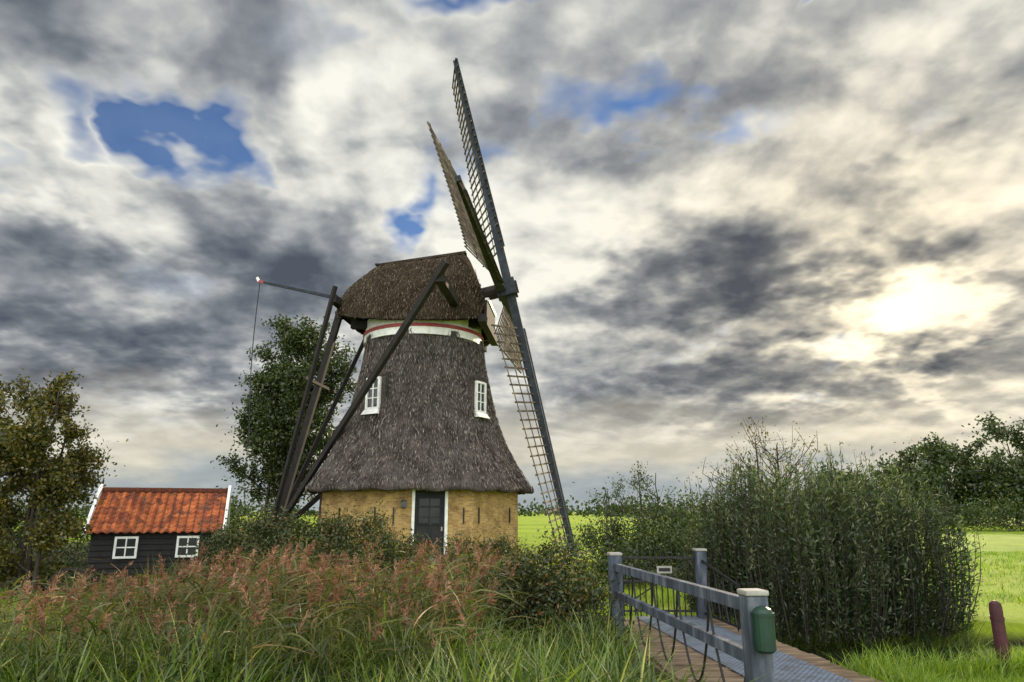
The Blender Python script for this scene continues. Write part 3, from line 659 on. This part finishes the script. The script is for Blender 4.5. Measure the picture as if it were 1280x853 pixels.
tree('alder_tree',(-11.2,36,0),12.2,7.0,(2.5,2.3,5.0),84,36000,.20,LF_D,.22,.55,.15,.0,.3)
tree('alder_tree',(-12.9,37,0),8,4.4,(1.9,1.7,3.2),42,15000,.20,LF_D,.14,.5,.15)
tree('sparse_tree',(6.0,16.5,0),3.5,2.5,(1.35,.9,1.05),36,1100,.07,LF_A,.09,.32,.3,0,.1,multi=2,bare=.5)
tree('sparse_tree',(3.9,20,0),3.0,2.1,(.9,.8,.9),14,900,.08,LF_D,.05,.25,.3,0,.1,multi=2,bare=.4)
tree('sparse_tree',(3.2,22,0),2.7,1.8,(.6,.7,.8),12,800,.08,LF_D,.05,.25,.3,0,.1,multi=2,bare=.3)
for (x,y,h,rx) in [(49,86,8.5,5.0),(57,90,11.5,6.2),(66,92,13.5,7.3),(74,88,14,6.5),(62,82,9,5.5),(43,92,6.5,4.2),(84,96,14,7)]:
    tree('grove_tree',(x,y,0),h,h*.5,(rx,rx,h*.46),40,11000,.5,LF_D,.3,1.15,.12)
def bush(name,blobs,n_,lsz,mat,asp=.6,ncl=60,sig=.18,beta=(2,2.3)):
    C=[];vol=np.array([b[3]*b[4]+b[4]*b[5]+b[3]*b[5] for b in blobs]);vol=vol/vol.sum(); paths=[]
    for b_,f_ in zip(blobs,vol):
        c=np.array(b_[:3]); rr_=np.array(b_[3:]); m_=max(6,int(ncl*f_))
        d=nrm(R.normal(size=(m_,3))); d[:,2]=np.abs(d[:,2])*1.0-.25*R.rand(m_); pc=c+d*rr_*R.uniform(.72,1.05,(m_,1))
        per=int(n_*f_*.8/m_)
        for p_ in pc:
            s_=sig*R.uniform(.5,1.5); C.append(p_+R.normal(size=(per,3))*s_)
        k=int(n_*f_*.2); d=nrm(R.normal(size=(k,3))); C.append(c+d*rr_*R.uniform(.3,.95,(k,1)))
        for p_ in pc[::2]:
            b0=np.array([c[0]+R.normal()*.15*rr_[0],c[1]+R.normal()*.15,float(gz(c[0],c[1]))]); kk=np.linspace(0,1,5)[:,None]
            en=p_+nrm((p_-c)[None])[0]*sig*R.uniform(0,1.6); paths.append((b0+(en-b0)*kk+np.array([0,0,.2])*kk*(1-kk)+R.normal(size=3)*.1*kk*(1-kk),.018*(1-.8*kk[:,0])))
    C=np.concatenate(C); C=C[C[:,2]>gz(C[:,0],C[:,1])]; m_=len(C)
    v,q_,rn=leaves(C,R.normal(size=(m_,3)),lsz*R.uniform(.6,1.4,m_),lsz*asp*R.uniform(.6,1.3,m_),R.beta(*beta,m_))
    e=empty(name,tuple(blobs[0][:3])); npmesh('leaves',v,q_,mat,e,rn); v,q_=tubes(paths,5); npmesh('stems',v,q_,BARK,e); return e
bush('bramble_bush',[(.80,9.5,.25,.50,.55,.85),(.1,9.7,.3,.6,.6,.92),(.6,10.6,.3,.7,.7,1.0),(-.4,10.3,.1,.5,.6,.8)],25000,.052,LF_B,.7,110,.10)
bush('garden_hedge',[(-6.3,17,.55,1.0,.9,1.2),(-5.0,17.2,.55,1.2,.9,1.25),(-3.6,17.2,.5,.9,.8,1.25),(-7.1,17.4,.1,.5,.7,.8),(-2.8,17.6,.35,.6,.6,1.0),(-4.4,16.2,.3,1.3,.7,.95)],34000,.07,LF_B,.6,140,.15)
bush('garden_hedge',[(-1.2,19.5,.2,.7,.6,.8),(-.3,20.0,.2,.7,.6,.75)],8000,.07,LF_B,.6,50,.13)
bush('boundary_hedge',[(3.2,23,.45,1.1,1,1.05),(4.4,22,.6,1.4,1,1.2),(5.8,21.5,.6,1.5,1,1.35),(7.4,21,.6,1.5,1,1.4),(4.8,18,.4,1.2,1,1.2),(3.6,17.5,.3,1.1,.9,1.05),(2.7,17.0,.2,.7,.8,.8)],34000,.09,LF_D,.6,130,.2)
bush('laurel_bush',[(-11.3,17.6,-.1,.6,.6,.6),(-10.4,17.0,-.3,.5,.5,.5)],6000,.08,LF_D,.6,40,.12)
bush('background_hedge',[(-17,27,.7,2.2,1.2,1.5),(-20.5,27.5,.8,2.2,1.2,1.7),(-13.2,30,.6,2.2,1.2,1.3),(-10.5,32,.5,1.6,1,1.2),(-24,28,.9,2.4,1.2,1.9)],26000,.13,LF_D,.6,110,.28)
bush('field_shrubs',[(44,62,1,5,3,2.0),(36,64,.6,4,3,1.5),(54,60,1,6,3,2.2)],20000,.22,LF_D,.6,110,.4)
C=[]
for i in range(150):
    x=R.uniform(-380,420); y=R.uniform(190,340); h=R.uniform(1.5,5.)*(1.6 if R.rand()<.2 else 1); wd=R.uniform(4,16); k=130
    C.append(np.stack([x+R.normal(size=k)*wd*.6,y+R.normal(size=k)*3,np.abs(R.normal(size=k))*h*.5+.2],1))
C=np.concatenate(C); v,q_,rn=leaves(C,R.normal(size=(len(C),3)),1.5,1.1,R.beta(2,2,len(C))*.7); npmesh('distant_trees',v,q_,LF_D,None,rn)
def willow(name,cx,cy,rx,ry,h,N,per,ls=.085,mat=LF_W):
    a=R.uniform(0,2*math.pi,N); rr_=np.sqrt(R.uniform(0,1,N)); ux=np.cos(a)*rr_;uy=np.sin(a)*rr_
    base=np.stack([cx+ux*rx*.95,cy+uy*ry*.9,np.full(N,-.15)],1)
    hh=h*(1-.34*rr_**3)*np.clip(R.normal(size=N)*.10+.95,.7,1.2)*(1+.08*np.sin(ux*5+cx))
    tip=np.stack([cx+ux*rx*1.02+R.normal(size=N)*.14,cy+uy*ry*1.02+R.normal(size=N)*.14,hh],1)
    k=R.uniform(.0,1,(N,per)); k3=k[...,None]
    sag=np.stack([ux,uy,ux*0],1)[:,None]*(.13*np.sin(math.pi*np.clip(k,0,1)))[...,None]
    C=base[:,None]+(tip-base)[:,None]*k3+sag+R.normal(size=(N,per,3))*np.array([.035,.035,.03])
    ax=(tip-base)[:,None]*.5/h+R.normal(size=(N,per,3))*.42+np.stack([ux,uy,ux*0],1)[:,None]*.4
    C=C.reshape(-1,3);ax=ax.reshape(-1,3);m_=len(C)
    rn_=np.clip(np.repeat(R.beta(1.2,1.8,N),per)*.85+R.beta(2,2.5,m_)*.3+ (C[:,2]/h-.5)*.3-.08,0,1)
    v,q_,rn=leaves(C,ax,ls*R.uniform(.7,1.4,m_),ls*.25*R.uniform(.7,1.3,m_),rn_)
    e=empty(name,(cx,cy,0)); npmesh('leaves',v,q_,mat,e,rn)
    ps=[]
    for i in range(0,N,2):
        kk=np.linspace(0,1,5)[:,None]; ps.append((base[i]+(tip[i]-base[i])*kk+np.array([ux[i],uy[i],0])*.13*np.sin(math.pi*kk),.009*(1-.8*kk[:,0])+.001))
    v,q_=tubes(ps,4); npmesh('wands',v,q_,BARK,e)
willow('willow_shrub',4.75,11.8,1.5,1.35,2.5,560,75)
willow('willow_shrub',6.35,12.2,1.1,1.25,2.35,400,75)
willow('willow_shrub',3.8,12.8,.65,.8,2.0,200,60)
def reeds(name,N,reg,top,nl,matl,plume=.6,lw=.018,ll=.45,dens=None):
    x=R.uniform(reg[0],reg[1],N); y=R.uniform(reg[2],reg[3],N)
    if dens is not None: k=R.rand(N)<dens(x,y); x=x[k];y=y[k]; N=len(x)
    z=gz(x,y); h=top(x,y)*R.uniform(.62,1.12,N)-z; ln=np.stack([R.normal(size=N)*.14+.05,R.normal(size=N)*.12,np.ones(N)],1); ln=nrm(ln)
    B_=np.stack([x,y,z],1); parts=[]
    bl=R.normal(size=(N,3))*np.array([1,1,0])+np.array([.5,0,0])
    parts.append(blades(B_,ln,bl,h,.009,.08,.0,R.uniform(.3,.9,N),4,.15))
    for i in range(nl):
        f_=R.uniform(.25,1.,N); s0=B_+ln*(h*f_)[:,None]+nrm(bl)*(h*.08*f_*f_)[:,None]
        a_=R.uniform(0,2*math.pi,N); o_=np.stack([np.cos(a_)+.35,np.sin(a_),np.zeros(N)],1)
        parts.append(blades(s0,nrm(o_*.6+np.array([0,0,1.])*R.uniform(.2,1.1,N)[:,None]),o_,ll*R.uniform(.6,1.25,N),lw*R.uniform(.7,1.3,N),.35,R.uniform(.2,.75,N),np.clip(R.beta(2,2,N),0,1),4,.7))
    v,q_,rn=cat(parts); e=empty(name,(float(x.mean()),float(y.mean()),0)); npmesh('reed_leaves',v,q_,matl,e,rn)
    k=R.rand(N)<plume; T=(B_+ln*h[:,None]+nrm(bl)*(h*.08)[:,None])[k]; n_=len(T)
    if n_:
        per=26; T2=np.repeat(T,per,0); m_=len(T2); f_=R.uniform(0,1,m_); dirn=nrm(bl)[k]; dn=np.repeat(dirn,per,0)
        st_=T2+np.array([0,0,1.])*(f_*.17-.04)[:,None]+dn*(f_*f_*.09)[:,None]
        d=nrm(R.normal(size=(m_,3))*.45+dn*.7+np.array([0,0,.5])); c_=st_+d*.03
        v,q_,rn=leaves(c_,d,.075*(1.2-f_)*R.uniform(.7,1.2,m_)+.02,.013*R.uniform(.6,1.3,m_),np.repeat(R.uniform(0,1,n_),per)*.6+.4*R.rand(m_)); npmesh('plumes',v,q_,PLU,e,rn)
def topf(x,y):
    w_=sm((x+6.2)/2.6)*sm((1.2-x)/1.2)
    return .58+.46*w_+.09*np.sin(x*2.3+y)
reeds('reed_bed',1500,(-7.5,-.2,8.2,12.2),topf,8,REEDD,.30,.018,.40,lambda x,y:np.clip(.3+.7*np.sin(x*1.1+2)**2,0,1))
reeds('reed_bed',420,(-4.2,-.5,7.0,9.0),lambda x,y:topf(x,y)*1.02,8,REEDD,.5,.018,.40)
reeds('reed_bed',160,(-5.0,-.4,5.8,7.2),lambda x,y:topf(x,y)*1.0,8,REEDD,.5,.018,.36)
def sedge(name,N,reg,hr,mat,w_=.022,dens=None,bend=(.1,.7)):
    x=R.uniform(reg[0],reg[1],N); y=R.uniform(reg[2],reg[3],N)
    cx=R.uniform(reg[0],reg[1],N//12+1); cy=R.uniform(reg[2],reg[3],N//12+1); ci=R.randint(0,len(cx),N); x=cx[ci]+R.normal(size=N)*.12; y=cy[ci]+R.normal(size=N)*.10
    if dens is not None: k=R.rand(N)<dens(x,y); x=x[k];y=y[k];N=len(x);
    z=gz(x,y)-.02; a_=R.uniform(0,2*math.pi,N); o_=np.stack([np.cos(a_)+.3,np.sin(a_),np.zeros(N)],1)
    d=nrm(np.array([0,0,1.])+o_*R.uniform(.05,.4,N)[:,None]); L=R.uniform(*hr,N)*(1+.26*np.sin(x*1.9+1)*np.cos(y*1.3+x*.7))
    bn=R.uniform(*bend,N)
    v,q_,rn=blades(np.stack([x,y,z],1),d,o_,L,w_*R.uniform(.6,1.3,N),bn,bn*.55,R.beta(2,2,N),5,.6)
    return npmesh(name,v,q_,mat,None,rn)
nb_=lambda x,y:(x<1.55-.1*(y-7)-.25)
sedge('sedge_grass',8500,(-6,1.1,4.7,7.4),(.45,.92),REED,.026,nb_)
sedge('sedge_grass',2800,(-8,-4,6.5,9.),(.5,.85),REED,.022)
sedge('sedge_grass',1200,(-.8,1.1,7.2,8.6),(.6,1.0),REED,.02,nb_)
sedge('bank_grass',3800,(3.5,7.0,10.5,11.4),(.3,.6),REED,.014)
sedge('bank_grass',3600,(3.85,6.6,7.9,8.8),(.2,.45),GRS,.010)
sedge('short_grass',34000,(3.8,9,6.4,8.7),(.06,.16),GRS,.006)
sedge('short_grass',3000,(3.75,4.0,6.2,9.),(.12,.3),GRS,.009)
sedge('lawn_grass',22000,(-16,-6,12.5,19),(.06,.16),GRS,.009)
sedge('field_grass',30000,(7,28,13,30),(.08,.2),GRS,.017)
sedge('yard_grass',13000,(-2,8,12,24),(.10,.3),GRS,.013)
sedge('tall_weeds',2200,(-7.5,-1,12.4,15),(.35,.95),REEDD,.014)
FLW=leafmat('red_petals',[(0,(.45,.02,.03)),(1,(.7,.10,.08))],.3,.6,(1,1,1))
e=empty('flower_pot',(-2.9,23.5,0)); mb=MB()
mb.tube([(-2.95,23.3,0),(-2.95,23.3,.3),(-2.95,23.3,.34)],[.13,.19,.2],pbr('terracotta',[(.3,(.25,.08,.04)),(.7,(.4,.14,.07))],6),14); mb.build('pot',e)
C=np.array([-2.95,23.3,.48])+R.normal(size=(260,3))*np.array([.2,.15,.1]); v,q_,rn=leaves(C,R.normal(size=(260,3)),.08,.06,R.rand(260)); npmesh('petals',v[:480],q_[:120],FLW,e,rn[:480]); npmesh('pot_leaves',v[480:],q_[120:]-480,LF_D,e,rn[480:])
mb=MB(); W0=Vector((-8.6,14.0,.25))
for i in range(20):
    a=2*math.pi*i/20;b=2*math.pi*(i+1)/20
    mb.beam(W0+Vector((math.cos(a)*.36,.1*math.cos(a),math.sin(a)*.36)),W0+Vector((math.cos(b)*.36,.1*math.cos(b),math.sin(b)*.36)),.05,.05,BRN)
for i in range(10):
    a=2*math.pi*i/10; mb.beam(W0,W0+Vector((math.cos(a)*.36,.1*math.cos(a),math.sin(a)*.36)),.03,.035,BRN)
mb.tube([W0-Vector((0,.08,0)),W0+Vector((0,.08,0))],.06,BRN,10); mb.build('cart_wheel')
print('done')
